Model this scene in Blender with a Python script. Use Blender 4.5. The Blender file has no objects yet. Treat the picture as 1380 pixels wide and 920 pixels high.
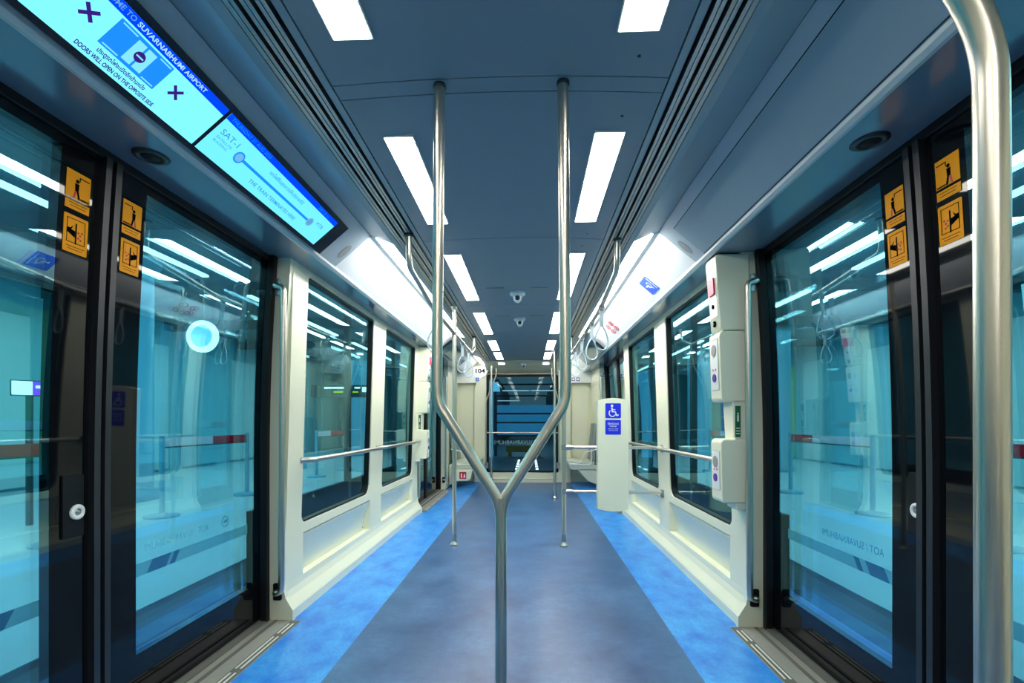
import bpy, math, random
from mathutils import Vector, Matrix
from mathutils.geometry import tessellate_polygon
random.seed(4)
PI = math.pi
SC = bpy.context.scene
COL = SC.collection

# ------------------------------------------------------------------ materials
def lin(c):
    c = c / 255.0
    return c / 12.92 if c <= 0.04045 else ((c + 0.055) / 1.055) ** 2.4
def rgb(r, g, b): return (lin(r), lin(g), lin(b), 1.0)

def pm(name, col, rough=0.5, metal=0.0, spec=0.5, emit=None, estr=0.0, coat=0.0, noise=None, bump=0.0, bscale=60, ior=None):
    m = bpy.data.materials.new(name); m.use_nodes = True
    nt = m.node_tree; b = nt.nodes['Principled BSDF']
    b.inputs['Base Color'].default_value = col
    b.inputs['Roughness'].default_value = rough
    b.inputs['Metallic'].default_value = metal
    b.inputs['Specular IOR Level'].default_value = spec
    if ior: b.inputs['IOR'].default_value = ior
    if coat:
        b.inputs['Coat Weight'].default_value = coat; b.inputs['Coat Roughness'].default_value = 0.05
    if emit is not None:
        b.inputs['Emission Color'].default_value = emit; b.inputs['Emission Strength'].default_value = estr
    if noise or bump:
        tc = nt.nodes.new('ShaderNodeTexCoord')
        nz = nt.nodes.new('ShaderNodeTexNoise'); nz.inputs['Scale'].default_value = bscale; nz.inputs['Detail'].default_value = 5
        nt.links.new(tc.outputs['Object'], nz.inputs['Vector'])
        if noise:
            mx = nt.nodes.new('ShaderNodeMix'); mx.data_type = 'RGBA'
            mx.inputs[6].default_value = col; mx.inputs[7].default_value = noise
            nt.links.new(nz.outputs['Fac'], mx.inputs[0]); nt.links.new(mx.outputs[2], b.inputs['Base Color'])
        if bump:
            bp = nt.nodes.new('ShaderNodeBump'); bp.inputs['Strength'].default_value = bump; bp.inputs['Distance'].default_value = 0.002
            nt.links.new(nz.outputs['Fac'], bp.inputs['Height']); nt.links.new(bp.outputs['Normal'], b.inputs['Normal'])
    return m

def em(name, col, s):
    m = bpy.data.materials.new(name); m.use_nodes = True
    nt = m.node_tree; nt.nodes.clear()
    o = nt.nodes.new('ShaderNodeOutputMaterial'); e = nt.nodes.new('ShaderNodeEmission')
    e.inputs['Color'].default_value = col; e.inputs['Strength'].default_value = s
    nt.links.new(e.outputs[0], o.inputs[0])
    return m

def glass(name, tint, refl, fac, ior=1.5, rough=0.0):
    m = bpy.data.materials.new(name); m.use_nodes = True
    nt = m.node_tree; nt.nodes.clear(); N = nt.nodes.new
    o = N('ShaderNodeOutputMaterial'); t = N('ShaderNodeBsdfTransparent'); g = N('ShaderNodeBsdfGlossy')
    t.inputs['Color'].default_value = tint; g.inputs['Color'].default_value = refl; g.inputs['Roughness'].default_value = rough
    fr = N('ShaderNodeFresnel'); ge = N('ShaderNodeNewGeometry'); mr = N('ShaderNodeMapRange')
    mr.inputs['To Min'].default_value = ior; mr.inputs['To Max'].default_value = 1.0 / ior   # same reflectance from both faces of the pane
    nt.links.new(ge.outputs['Backfacing'], mr.inputs['Value']); nt.links.new(mr.outputs[0], fr.inputs['IOR'])
    ma = N('ShaderNodeMath'); ma.operation = 'ADD'; ma.use_clamp = True; ma.inputs[1].default_value = fac
    mx = N('ShaderNodeMixShader')
    nt.links.new(fr.outputs[0], ma.inputs[0]); nt.links.new(ma.outputs[0], mx.inputs[0])
    nt.links.new(t.outputs[0], mx.inputs[1]); nt.links.new(g.outputs[0], mx.inputs[2]); nt.links.new(mx.outputs[0], o.inputs[0])
    return m

def vinyl(name, ca, cb, cc, rough=0.32, s1=5.0, stretch=1.0):
    """marbled vinyl: two noises of different size mix three tones"""
    m = bpy.data.materials.new(name); m.use_nodes = True
    nt = m.node_tree; b = nt.nodes['Principled BSDF']; N = nt.nodes.new
    tc = N('ShaderNodeTexCoord'); mp = N('ShaderNodeMapping'); mp.inputs['Scale'].default_value = (stretch, 1, 1)
    nt.links.new(tc.outputs['Object'], mp.inputs['Vector'])
    n1 = N('ShaderNodeTexNoise'); n1.inputs['Scale'].default_value = s1; n1.inputs['Detail'].default_value = 8; n1.inputs['Roughness'].default_value = 0.65
    n2 = N('ShaderNodeTexNoise'); n2.inputs['Scale'].default_value = s1 * 9; n2.inputs['Detail'].default_value = 6; n2.inputs['Roughness'].default_value = 0.7
    for n in (n1, n2): nt.links.new(mp.outputs[0], n.inputs['Vector'])
    r1 = N('ShaderNodeValToRGB'); r1.color_ramp.elements[0].position = 0.33; r1.color_ramp.elements[1].position = 0.68
    r1.color_ramp.elements[0].color = ca; r1.color_ramp.elements[1].color = cb
    r2 = N('ShaderNodeMapRange'); r2.inputs['From Min'].default_value = 0.42; r2.inputs['From Max'].default_value = 0.75; r2.inputs['To Max'].default_value = 0.6
    nt.links.new(n1.outputs['Fac'], r1.inputs[0]); nt.links.new(n2.outputs['Fac'], r2.inputs['Value'])
    mx = N('ShaderNodeMix'); mx.data_type = 'RGBA'; mx.inputs[7].default_value = cc
    nt.links.new(r2.outputs[0], mx.inputs[0]); nt.links.new(r1.outputs[0], mx.inputs[6]); nt.links.new(mx.outputs[2], b.inputs['Base Color'])
    r3 = N('ShaderNodeMapRange'); r3.inputs['To Min'].default_value = rough - 0.06; r3.inputs['To Max'].default_value = rough + 0.1
    nt.links.new(n1.outputs['Fac'], r3.inputs['Value']); nt.links.new(r3.outputs[0], b.inputs['Roughness'])
    return m

MT = dict(
    ceil=pm('ceiling_paint', (0.26, 0.32, 0.36, 1), 0.38, spec=0.35),
    band=pm('band_paint', (0.34, 0.41, 0.45, 1), 0.3),
    soffit=pm('soffit_paint', (0.21, 0.25, 0.30, 1), 0.17, spec=0.6, coat=0.15),
    cove=pm('cove_white', (0.86, 0.88, 0.86, 1), 0.3),
    covegrey=pm('cove_grey', (0.42, 0.50, 0.54, 1), 0.32),
    hatch=pm('hatch_paint', (0.28, 0.38, 0.43, 1), 0.35),
    black=pm('black_rubber', (0.006, 0.007, 0.009, 1), 0.45, spec=0.2),
    gask=pm('grey_rubber', (0.012, 0.015, 0.020, 1), 0.34),
    slot=pm('slot_dark', (0.004, 0.005, 0.007, 1), 0.8),
    bglass=pm('black_glass', (0.004, 0.005, 0.007, 1), 0.03, spec=0.22),
    cream=pm('cream_laminate', (0.79, 0.80, 0.61, 1), 0.33),
    cream2=pm('cream_moulding', (0.83, 0.84, 0.65, 1), 0.25),
    lip=pm('soffit_lip', (0.62, 0.68, 0.66, 1), 0.35),
    panel=pm('pale_kick_panel', (0.70, 0.74, 0.60, 1), 0.3),
    steel=pm('brushed_steel', (0.60, 0.57, 0.50, 1), 0.30, metal=1.0),
    alu=pm('anodised_aluminium', (0.42, 0.44, 0.46, 1), 0.35, metal=1.0),
    sill=pm('sill_metal', (0.30, 0.31, 0.28, 1), 0.45, metal=0.3, noise=(0.37, 0.38, 0.33, 1), bscale=30),
    tread=pm('tread_dark', (0.12, 0.125, 0.11, 1), 0.6),
    line=pm('tread_white_line', (0.75, 0.77, 0.68, 1), 0.5),
    light=em('ceiling_light_diffuser', (1.0, 0.97, 0.87, 1), 15.0),
    cstrip=em('cove_light_diffuser', (0.98, 0.99, 0.96, 1), 17.0),
    cstrip2=em('cove_light_diffuser_soft', (0.98, 0.99, 0.96, 1), 6.0),
    winglass=glass('window_glass', (0.72, 0.92, 0.95, 1), (0.60, 0.94, 1.0, 1), 0.0, 1.45),
    doorglass=glass('door_glass', (0.64, 0.88, 0.93, 1), (0.50, 0.88, 1.0, 1), 0.13, 1.5),
    psdglass=glass('screen_door_glass', (0.93, 0.98, 0.99, 1), (0.8, 0.95, 1, 1), 0.0, 1.2),
    orange=pm('orange_film', (0.95, 0.36, 0.0, 1), 0.6, spec=0.2),
    ink=pm('ink_black', (0.004, 0.004, 0.004, 1), 0.8, spec=0.0),
    red=pm('red_film', rgb(205, 25, 40), 0.4),
    magenta=pm('red_plate', rgb(225, 30, 85), 0.4),
    copper=pm('copper_label', rgb(190, 110, 50), 0.4),
    white=pm('white_plate', (0.82, 0.84, 0.80, 1), 0.35),
    blue=pm('blue_film', rgb(10, 40, 225), 0.4),
    blue2=pm('pale_blue_film', rgb(60, 100, 220), 0.4),
    violet=pm('violet_button', rgb(90, 50, 160), 0.35),
    green=pm('green_film', rgb(10, 95, 55), 0.4),
    grey=pm('grey_plastic', (0.25, 0.30, 0.31, 1), 0.4),
    mesh=pm('speaker_mesh', (0.30, 0.31, 0.30, 1), 0.5),
    dome=pm('camera_housing', (0.62, 0.70, 0.72, 1), 0.2),
    lens=pm('dark_dome', (0.004, 0.005, 0.007, 1), 0.05, spec=0.9),
    belt=pm('webbing_grey', (0.30, 0.38, 0.42, 1), 0.5),
    strap=pm('clear_strap', (0.42, 0.55, 0.62, 1), 0.2),
    bezel=pm('display_bezel', (0.004, 0.005, 0.006, 1), 0.18),
    scr=em('screen_cyan', (0.17, 0.74, 0.98, 1), 0.95),
    scr2=em('screen_cyan_dim', (0.14, 0.68, 0.98, 1), 0.9),
    scrblue=em('screen_blue', rgb(0, 70, 250), 0.72),
    scrmid=em('screen_mid_blue', rgb(30, 140, 250), 0.72),
    scrpale=em('screen_pale', rgb(130, 225, 255), 0.72),
    scrink=em('screen_ink', rgb(55, 30, 125), 0.72),
    scrtxt=em('screen_text_white', rgb(170, 225, 255), 0.72),
    scrgrey=em('screen_grey', rgb(95, 160, 205), 0.72),
    scrgtxt=em('screen_text_grey', rgb(60, 140, 195), 0.72),
    scrdot=em('screen_dot', rgb(110, 180, 230), 0.72),
    offscr=pm('dark_display', (0.05, 0.20, 0.25, 1), 0.08, spec=0.8),
    seat=pm('seat_grey_white', (0.62, 0.66, 0.55, 1), 0.35),
    seatback=pm('seat_back_grey', (0.20, 0.26, 0.27, 1), 0.45),
    # station side
    hfloor=pm('hall_floor', (0.46, 0.74, 0.80, 1), 0.22, noise=(0.58, 0.84, 0.88, 1), bscale=2.0),
    hedge=pm('platform_edge_stone', (0.02, 0.05, 0.065, 1), 0.6, spec=0.2),
    hblack=pm('platform_black', (0.004, 0.005, 0.009, 1), 0.6, spec=0.1),
    hblue=pm('platform_blue_glow_paint', (0.01, 0.16, 0.62, 1), 0.4),
    hwall=pm('hall_wall', (0.16, 0.52, 0.62, 1), 0.5, noise=(0.26, 0.66, 0.72, 1), bscale=0.7),
    hwall2=pm('hall_panel_pale', (0.55, 0.82, 0.82, 1), 0.4),
    hgreen=pm('hall_panel_green', (0.40, 0.66, 0.36, 1), 0.4),
    hceil=pm('hall_ceiling', (0.006, 0.03, 0.055, 1), 0.6),
    hcol=pm('hall_column', (0.14, 0.48, 0.66, 1), 0.3),
    hlight=em('hall_light', (0.62, 1.0, 0.92, 1), 2.6),
    hsign=pm('hall_sign_dark', (0.03, 0.06, 0.07, 1), 0.4),
    hlit=em('hall_sign_lit', (0.75, 1.0, 1.0, 1), 1.6),
    hyel=em('hall_sign_yellow', rgb(190, 220, 40), 1.0),
    hring=em('round_sign_rim', (0.6, 1.0, 1.0, 1), 2.6),
    hdisc=em('round_sign_face', (0.25, 0.75, 0.95, 1), 1.3),
    hmon=em('monitor_white', (0.8, 0.85, 1, 1), 1.6),
    hmon2=em('monitor_violet', rgb(140, 60, 235), 1.3),
    hred=pm('belt_red', (0.75, 0.015, 0.05, 1), 0.5),
    hwhite=pm('belt_white', (0.95, 0.9, 0.95, 1), 0.5),
    frost=pm('frosted_band', (0.36, 0.66, 0.74, 1), 0.5),
    frostb=pm('frosted_band_blue', (0.05, 0.25, 0.50, 1), 0.5),
    tun=pm('guideway_wall', (0.02, 0.07, 0.12, 1), 0.6),
    tbeam=pm('guideway_beam', (0.02, 0.03, 0.05, 1), 0.5),
    tbed=pm('guideway_bed', (0.08, 0.22, 0.30, 1), 0.4),
    tlit=em('guideway_blue_light', (0.012, 0.14, 0.30, 1), 0.55),
    tlit2=em('guideway_cyan_light', (0.08, 0.45, 0.75, 1), 0.6),
    tline=em('guideway_line_light', (0.35, 0.65, 0.8, 1), 0.5),
    tyel=pm('guideway_glow_yellow', (0.30, 0.34, 0.05, 1), 0.5),
)
def film(name, col):
    m = bpy.data.materials.new(name); m.use_nodes = True
    nt = m.node_tree; nt.nodes.clear(); N = nt.nodes.new
    o = N('ShaderNodeOutputMaterial'); d = N('ShaderNodeBsdfDiffuse'); t = N('ShaderNodeBsdfTranslucent'); x = N('ShaderNodeMixShader')
    d.inputs[0].default_value = col; t.inputs[0].default_value = col; x.inputs[0].default_value = 0.55
    nt.links.new(d.outputs[0], x.inputs[1]); nt.links.new(t.outputs[0], x.inputs[2]); nt.links.new(x.outputs[0], o.inputs[0])
    return m
MT['frost'] = film('frosted_band_film', (0.70, 0.92, 0.95, 1)); MT['frostb'] = film('frosted_band_blue_film', (0.06, 0.32, 0.62, 1))
MT['hred'] = film('belt_red_webbing', (0.90, 0.02, 0.07, 1)); MT['hwhite'] = film('belt_white_webbing', (0.98, 0.90, 0.96, 1))
MT['fl_mid'] = vinyl('vinyl_slate_blue', rgb(34, 66, 112), rgb(72, 113, 158), rgb(34, 72, 126), 0.30, 3.0)
MT['fl_side'] = vinyl('vinyl_bright_blue', rgb(20, 112, 212), rgb(80, 178, 240), rgb(12, 96, 210), 0.34, 5.0, 1.6)

# ------------------------------------------------------------------ mesh builder
WLOC = {}
class MB:
    def __init__(s): s.v = []; s.f = []; s.mi = []; s.sm = []
    def add(s, vs, fs, mi=0, smooth=False):
        k = len(s.v); s.v += [tuple(p) for p in vs]
        for f in fs: s.f.append([i + k for i in f]); s.mi.append(mi); s.sm.append(smooth)
        return s
    def box(s, x0, x1, y0, y1, z0, z1, mi=0):
        v = [(x, y, z) for x in (x0, x1) for y in (y0, y1) for z in (z0, z1)]
        return s.add(v, [(0, 1, 3, 2), (4, 6, 7, 5), (0, 4, 5, 1), (2, 3, 7, 6), (0, 2, 6, 4), (1, 5, 7, 3)], mi)
    def slab(s, loops, fn, d0, d1, mi=0, mside=None):
        """solid between two parallel faces outlined by loops[0], with holes loops[1:]"""
        if mside is None: mside = mi
        flat = [p for l in loops for p in l]
        tri = tessellate_polygon([[Vector((p[0], p[1], 0)) for p in l] for l in loops])
        n = len(flat)
        va = [fn(u, v, d0) for u, v in flat]; vb = [fn(u, v, d1) for u, v in flat]
        s.add(va, [t for t in tri], mi); s.add(vb, [t[::-1] for t in tri], mi)
        o = 0
        for l in loops:
            m = len(l)
            vs = [va[o + i] for i in range(m)] + [vb[o + i] for i in range(m)]
            s.add(vs, [(i, (i + 1) % m, m + (i + 1) % m, m + i) for i in range(m)], mside)
            o += m
        return s
    def grid(s, fn, u0, u1, v0, v1, d0, d1, nv=12, mi=0):
        """curved sheet (bends along v) with thickness, smooth faces"""
        vs = []
        for d in (d0, d1):
            for j in range(nv + 1):
                v = v0 + (v1 - v0) * j / nv
                vs += [fn(u0, v, d), fn(u1, v, d)]
        m = 2 * (nv + 1)
        for o in (0, m):
            s.add(vs[o:o + m], [(2 * j, 2 * j + 1, 2 * j + 3, 2 * j + 2) for j in range(nv)], mi, True)
        for c in (0, 1):
            s.add(vs, [(2 * j + c, 2 * j + 2 + c, m + 2 * j + 2 + c, m + 2 * j + c) for j in range(nv)], mi, True)
        s.add([vs[0], vs[1], vs[m + 1], vs[m]], [(0, 1, 2, 3)], mi)
        s.add([vs[m - 2], vs[m - 1], vs[2 * m - 1], vs[2 * m - 2]], [(0, 1, 2, 3)], mi)
        return s
    def prism(s, prof, y0, y1, sg=1, mi=0):
        return s.slab([prof], lambda u, v, d: (sg * u, d, v), y0, y1, mi)
    def tube(s, pts, r, n=16, mi=0, cap=True):
        pts = [Vector(p) for p in pts]
        t0 = (pts[1] - pts[0]).normalized()
        a = Vector((0, 0, 1)) if abs(t0.z) < 0.9 else Vector((1, 0, 0))
        nrm = t0.cross(a).normalized(); rings = []
        for i, p in enumerate(pts):
            if i == 0: t = t0
            elif i == len(pts) - 1: t = (pts[i] - pts[i - 1]).normalized()
            else: t = ((pts[i + 1] - p).normalized() + (p - pts[i - 1]).normalized()).normalized()
            nrm = (nrm - t * nrm.dot(t)).normalized(); b = t.cross(nrm)
            rr = r[i] if isinstance(r, (list, tuple)) else r
            rings.append([p + (nrm * math.cos(2 * PI * k / n) + b * math.sin(2 * PI * k / n)) * rr for k in range(n)])
        vs = [q for R in rings for q in R]
        fs = [(i * n + k, i * n + (k + 1) % n, (i + 1) * n + (k + 1) % n, (i + 1) * n + k) for i in range(len(pts) - 1) for k in range(n)]
        s.add(vs, fs, mi, True)
        if cap:
            s.add(rings[0], [tuple(range(n))[::-1]], mi); s.add(rings[-1], [tuple(range(n))], mi)
        return s
    def lathe(s, o, ax, prof, n=28, mi=0):
        """prof = [(radius, height along ax)]"""
        o = Vector(o); ax = Vector(ax).normalized()
        a = Vector((0, 0, 1)) if abs(ax.z) < 0.9 else Vector((1, 0, 0))
        u = ax.cross(a).normalized(); w = ax.cross(u)
        vs = [o + ax * h + (u * math.cos(2 * PI * k / n) + w * math.sin(2 * PI * k / n)) * max(r, 1e-5) for r, h in prof for k in range(n)]
        fs = [(i * n + k, i * n + (k + 1) % n, (i + 1) * n + (k + 1) % n, (i + 1) * n + k) for i in range(len(prof) - 1) for k in range(n)]
        return s.add(vs, fs, mi, True)
    def build(s, name, mats, parent=None, bevel=0.0, seg=2):
        if not isinstance(mats, (list, tuple)): mats = [mats]
        me = bpy.data.meshes.new(name)
        off = Vector(WLOC.get(parent.name, (0, 0, 0))) if parent else Vector((0, 0, 0))
        me.from_pydata([tuple(Vector(p) - off) for p in s.v], [], s.f)
        for m in mats: me.materials.append(MT[m] if isinstance(m, str) else m)
        for p, mi, sm in zip(me.polygons, s.mi, s.sm): p.material_index = mi; p.use_smooth = sm
        import bmesh
        bm = bmesh.new(); bm.from_mesh(me)
        if bevel: bmesh.ops.remove_doubles(bm, verts=bm.verts, dist=1e-5)
        bmesh.ops.recalc_face_normals(bm, faces=bm.faces)
        bm.to_mesh(me); bm.free()
        o = bpy.data.objects.new(name, me); COL.objects.link(o)
        if parent: o.parent = parent
        WLOC[o.name] = tuple(off)
        if bevel:
            md = o.modifiers.new('Bevel', 'BEVEL'); md.width = bevel; md.segments = seg; md.limit_method = 'ANGLE'; md.angle_limit = 0.6
            for p in me.polygons: p.use_smooth = True
            md.harden_normals = True
        return o

def thing(name, loc, label, cat, group=None, kind=None):
    o = bpy.data.objects.new(name, None); COL.objects.link(o); o.location = loc; o.empty_display_size = 0.05
    WLOC[o.name] = tuple(loc)
    return tag(o, label, cat, group, kind)
def tag(o, label=None, cat=None, group=None, kind=None):
    if label: o['label'] = label
    if cat: o['category'] = cat
    if group: o['group'] = group
    if kind: o['kind'] = kind
    return o
def struct(o): o['kind'] = 'structure'; return o
def copy_tree(o, dv, parent=None):
    c = o.copy(); COL.objects.link(c)
    if parent: c.parent = parent
    else: c.location = Vector(o.location) + Vector(dv)
    for ch in list(o.children): copy_tree(ch, dv, c)
    return c

def rrect(u0, v0, u1, v1, r, n=6):
    rs = r if isinstance(r, (list, tuple)) else [r] * 4      # bl, br, tr, tl
    out = []
    for (cu, cv, a0, k) in ((u0, v0, PI, 0), (u1, v0, 1.5 * PI, 1), (u1, v1, 0, 2), (u0, v1, 0.5 * PI, 3)):
        q = rs[k]
        if q <= 0: out.append((cu, cv)); continue
        c = (cu + (q if k in (0, 3) else -q), cv + (q if k in (0, 1) else -q))
        for i in range(n + 1):
            a = a0 + 0.5 * PI * i / n
            out.append((c[0] + q * math.cos(a), c[1] + q * math.sin(a)))
    return out
def circ(cu, cv, r, n=24, r2=None): return [(cu + r * math.cos(2 * PI * i / n), cv + (r2 or r) * math.sin(2 * PI * i / n)) for i in range(n)]
def rect(u0, v0, u1, v1): return [(u0, v0), (u1, v0), (u1, v1), (u0, v1)]
def fillet(pts, r, n=7):
    pts = [Vector(p) for p in pts]; out = [pts[0]]
    for i in range(1, len(pts) - 1):
        a, p, b = pts[i - 1], pts[i], pts[i + 1]
        d1 = (a - p); d2 = (b - p); q = min(r, d1.length * 0.48, d2.length * 0.48)
        A = p + d1.normalized() * q; B = p + d2.normalized() * q
        for k in range(n + 1):
            t = k / n; out.append(A * (1 - t) ** 2 + p * 2 * t * (1 - t) + B * t ** 2)
    out.append(pts[-1]); return out

def lettering(name, text, o, u, v, w, h, mat, parent, thick=0.0006, bold=0.0):
    """real raised letters fitted to the box o + u*[0..w] + v*[0..h]"""
    cu = bpy.data.curves.new('t', 'FONT'); cu.body = text; cu.size = 1.0; cu.resolution_u = 3; cu.offset = bold
    t = bpy.data.objects.new('t', cu); COL.objects.link(t)
    bpy.context.view_layer.update()
    me = bpy.data.meshes.new_from_object(t.evaluated_get(bpy.context.evaluated_depsgraph_get()))
    bpy.data.objects.remove(t)
    if not me.vertices: return None
    xs = [q.co.x for q in me.vertices]; ys = [q.co.y for q in me.vertices]
    x0, x1, y0, y1 = min(xs), max(xs), min(ys), max(ys)
    u = Vector(u).normalized(); v = Vector(v).normalized(); nn = u.cross(v); o = Vector(o)
    off = Vector(WLOC.get(parent.name, (0, 0, 0))) if parent else Vector((0, 0, 0))
    for q in me.vertices:
        q.co = o + u * ((q.co.x - x0) / (x1 - x0) * w) + v * ((q.co.y - y0) / (y1 - y0) * h) + nn * thick - off
    me.name = name; me.materials.append(MT[mat])
    ob = bpy.data.objects.new(name, me); COL.objects.link(ob)
    if parent: ob.parent = parent
    WLOC[ob.name] = tuple(off)
    return ob

# ------------------------------------------------------------------ cabin section
YB, YE = -4.6, 8.4            # rear bulkhead, front bulkhead
D1, D2 = (0.53, 2.47), (5.50, 7.36)
def bow(v): return -0.036 * max(0.0, v - 0.8) ** 2
def WF(s, x0): return lambda u, v, d: (s * (x0 + bow(v) + d), u, v)
def FY(y0): return lambda u, v, d: (u, y0 + d, v)          # frontal plane, d = depth
def FZ(z0): return lambda u, v, d: (u, v, z0 + d)

# ---- floor
m = MB()
m.box(-0.75, 0.80, YB, YE, -0.06, 0.0, 0)
m.box(-1.20, -0.75, YB, YE, -0.06, 0.0, 1); m.box(0.80, 1.22, YB, YE, -0.06, 0.0, 1)
struct(m.build('floor', ['fl_mid', 'fl_side']))
# ---- ceiling (arched panels with seams)
seams = [YB, -3.06, -1.56, -0.08, 1.395, 1.458, 2.612, 4.10, 5.60, 7.10, 7.75]
m = MB()
def arch(x): return 2.05 + 0.016 * (1 - (x / 0.5) ** 2)
for a, b in zip(seams[:-1], seams[1:]):
    g = 0.0022
    nx = 12; vs = []; fs = []
    for i in range(nx + 1):
        x = -0.495 + 0.99 * i / nx
        for y in (a + g, b - g): vs.append((x, y, arch(x)))
    for i in range(nx + 1):
        x = -0.495 + 0.99 * i / nx
        for y in (a + g, b - g): vs.append((x, y, arch(x) + 0.012))
    k = 2 * (nx + 1)
    fs = [(2 * i, 2 * i + 1, 2 * i + 3, 2 * i + 2) for i in range(nx)]
    m.add(vs[:k], fs, 0, True); m.add(vs[k:], fs, 0, True)
    for c in (0, 1): m.add(vs, [(2 * i + c, 2 * i + 2 + c, k + 2 * i + 2 + c, k + 2 * i + c) for i in range(nx)], 0)
m.box(-0.52, 0.52, YB, 7.75, 2.085, 2.10, 1)
m.box(-1.5, 1.5, YB - 0.1, YE + 0.1, 2.24, 2.27, 1)
# lowered curved head before the front bulkhead
pr = [(7.75, 2.05), (7.95, 2.035), (8.2, 1.99), (8.4, 1.92), (8.4, 2.12), (7.75, 2.12)]
m.slab([pr], lambda u, v, d: (d, u, v), -0.66, 0.66, 2)
for x, y in ((0.392, 1.315), (0.395, 1.570), (0.40, 2.545), (0.39, 2.72), (-0.39, 3.98)): m.lathe((x, y, arch(x) - 0.001), (0, 0, -1), [(0.0045, 0), (0.0045, 0.001), (0.0, 0.0012)], 12, 1)
struct(m.build('ceiling', ['ceil', 'slot', 'cream2']))

# ---- side linings, both sides
for s, side in ((-1, 'left'), (1, 'right')):
    # air grille with long slots
    root = thing('air_grille', (s * 0.58, 3.0, 2.05), 'long slotted air outlet running along the %s edge of the ceiling' % side, 'air vent', 'slotted air outlets beside the ceiling')
    m = MB(); m.box(s * 0.500, s * 0.666, YB, YE, 2.075, 2.085); m.build('backing', 'slot', root)
    def bars(name, segs, mat):
        m = MB()
        for x0, x1, z in segs: m.box(s * x0, s * x1, YB, YE - 0.001, z, z + 0.022)
        return m.build(name, mat, root)
    bars('frame', ((0.500, 0.5225, 2.050), (0.634, 0.666, 2.040)), 'band')
    bars('slats', ((0.534, 0.545, 2.046), (0.5475, 0.558, 2.046), (0.5695, 0.5805, 2.044), (0.583, 0.5935, 2.044), (0.605, 0.616, 2.042), (0.6185, 0.6315, 2.042)), 'alu')
    # flat band: in the door bays it is painted
    for y0, y1, nm in ((YB, 2.655, 'trim_1'), (5.60, 7.40, 'trim_2')):
        m = MB(); m.prism([(0.6675, 2.05), (0.806, 2.105), (0.806, 2.13), (0.6675, 2.13)], y0, y1, s)
        # cove panel
        m.prism([(0.808, 2.104), (0.812, 2.125), (1.03, 1.95), (1.010, 1.932)], y0 if y0 > 0 else YB, y1, s, 1)
        struct(m.build(nm, ['band', 'covegrey' if y0 < 0 else 'cove']))
    # backlit cove bays
    for y0, y1, wh in ((2.658, 5.597, 'above the windows'), (7.403, 8.28, 'beside the front bulkhead')):
        root = thing('cove_light', (s * 0.74, (y0 + y1) / 2, 2.08), 'bright white linear cove light %s on the %s side' % (wh, side), 'light', 'white cove lights')
        m = MB(); m.prism([(0.6675, 2.05), (0.775, 2.088), (0.775, 2.11), (0.6675, 2.11)], y0, y1, s); m.build('diffuser', 'cstrip' if y0 < 5 else 'cstrip2', root)
        m = MB(); m.prism([(0.776, 2.089), (0.812, 2.101), (1.012, 1.932), (1.03, 1.95), (0.82, 2.13), (0.776, 2.11)], y0, y1, s)
        m.build('reflector', 'cove', root)
    # soffit above doors and windows
    m = MB(); m.prism([(1.040, 1.916), (1.30, 1.925), (1.37, 1.925), (1.37, 2.2), (1.05, 2.2), (1.040, 1.955)], YB, YE, s)
    m.prism([(1.008, 1.936), (1.014, 1.922), (1.028, 1.914), (1.0395, 1.914), (1.0395, 1.956), (1.032, 1.956)], YB, YE, s, 1)
    struct(m.build('trim_3', ['soffit', 'lip']))
    # ---- window wall with recessed kick panels
    m = MB(); f = WF(s, 1.215)
    ys = (D1[1] + 0.03, D2[0] - 0.03)
    wins = ((2.68, 0.47, 3.84, 1.885), (4.165, 0.47, 5.26, 1.885))
    holes = [rrect(w[0], w[1], w[2], w[3], (0.05, 0.09, 0.02, 0.02)) for w in wins]
    m.slab([rect(ys[0], 0.415, ys[1], 1.925)] + holes, f, 0.0, 0.04)
    m.prism([(1.300, 0.0), (1.166, 0.0), (1.166, 0.05), (1.172, 0.062), (1.200, 0.105), (1.212, 0.14), (1.215, 0.175), (1.300, 0.175)], ys[0], ys[1], s)
    for y0, y1 in ((ys[0], 2.70), (3.86, 4.14), (5.28, ys[1])): m.box(s * 1.215, s * 1.30, y0, y1, 0.175, 0.415)
    # end faces towards the doors: flared post
    for y0, y1 in ((D1[1], ys[0]), (ys[1], D2[0])):
        m.slab([[(1.30, 0.0), (1.160, 0.0), (1.160, 0.055), (1.200, 0.12), (1.212, 0.18), (1.216, 0.9), (1.206, 1.4), (1.165 + 0.005, 1.925), (1.33, 1.925), (1.33, 0.0)]],
               lambda u, v, d: (s * u, d, v), y0, y1)
    struct(m.build('wall_' + side, 'cream'))
    for k, (y0, y1) in enumerate(((2.70, 3.86), (4.14, 5.28))):
        root = thing('kick_panel', (s * 1.24, y0, 0.3), 'pale removable panel with sloped top under the %s window on the %s wall' % (('nearer', 'farther')[k], side), 'wall panel', 'panels under the windows')
        m = MB(); m.prism([(1.262, 0.176), (1.260, 0.285), (1.2165, 0.405), (1.29, 0.405), (1.29, 0.176)], y0 + 0.003, y1 - 0.003, s)
        m.build('panel', 'panel', root, bevel=0.003)
        for yy in (y0 + 0.05, y1 - 0.05):
            m = MB(); m.lathe((s * 1.2625, yy, 0.20), (-s, 0, 0), [(0.0, 0.002), (0.005, 0.002), (0.006, 0.0)], 12); m.build('screw', 'ink', root)
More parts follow.
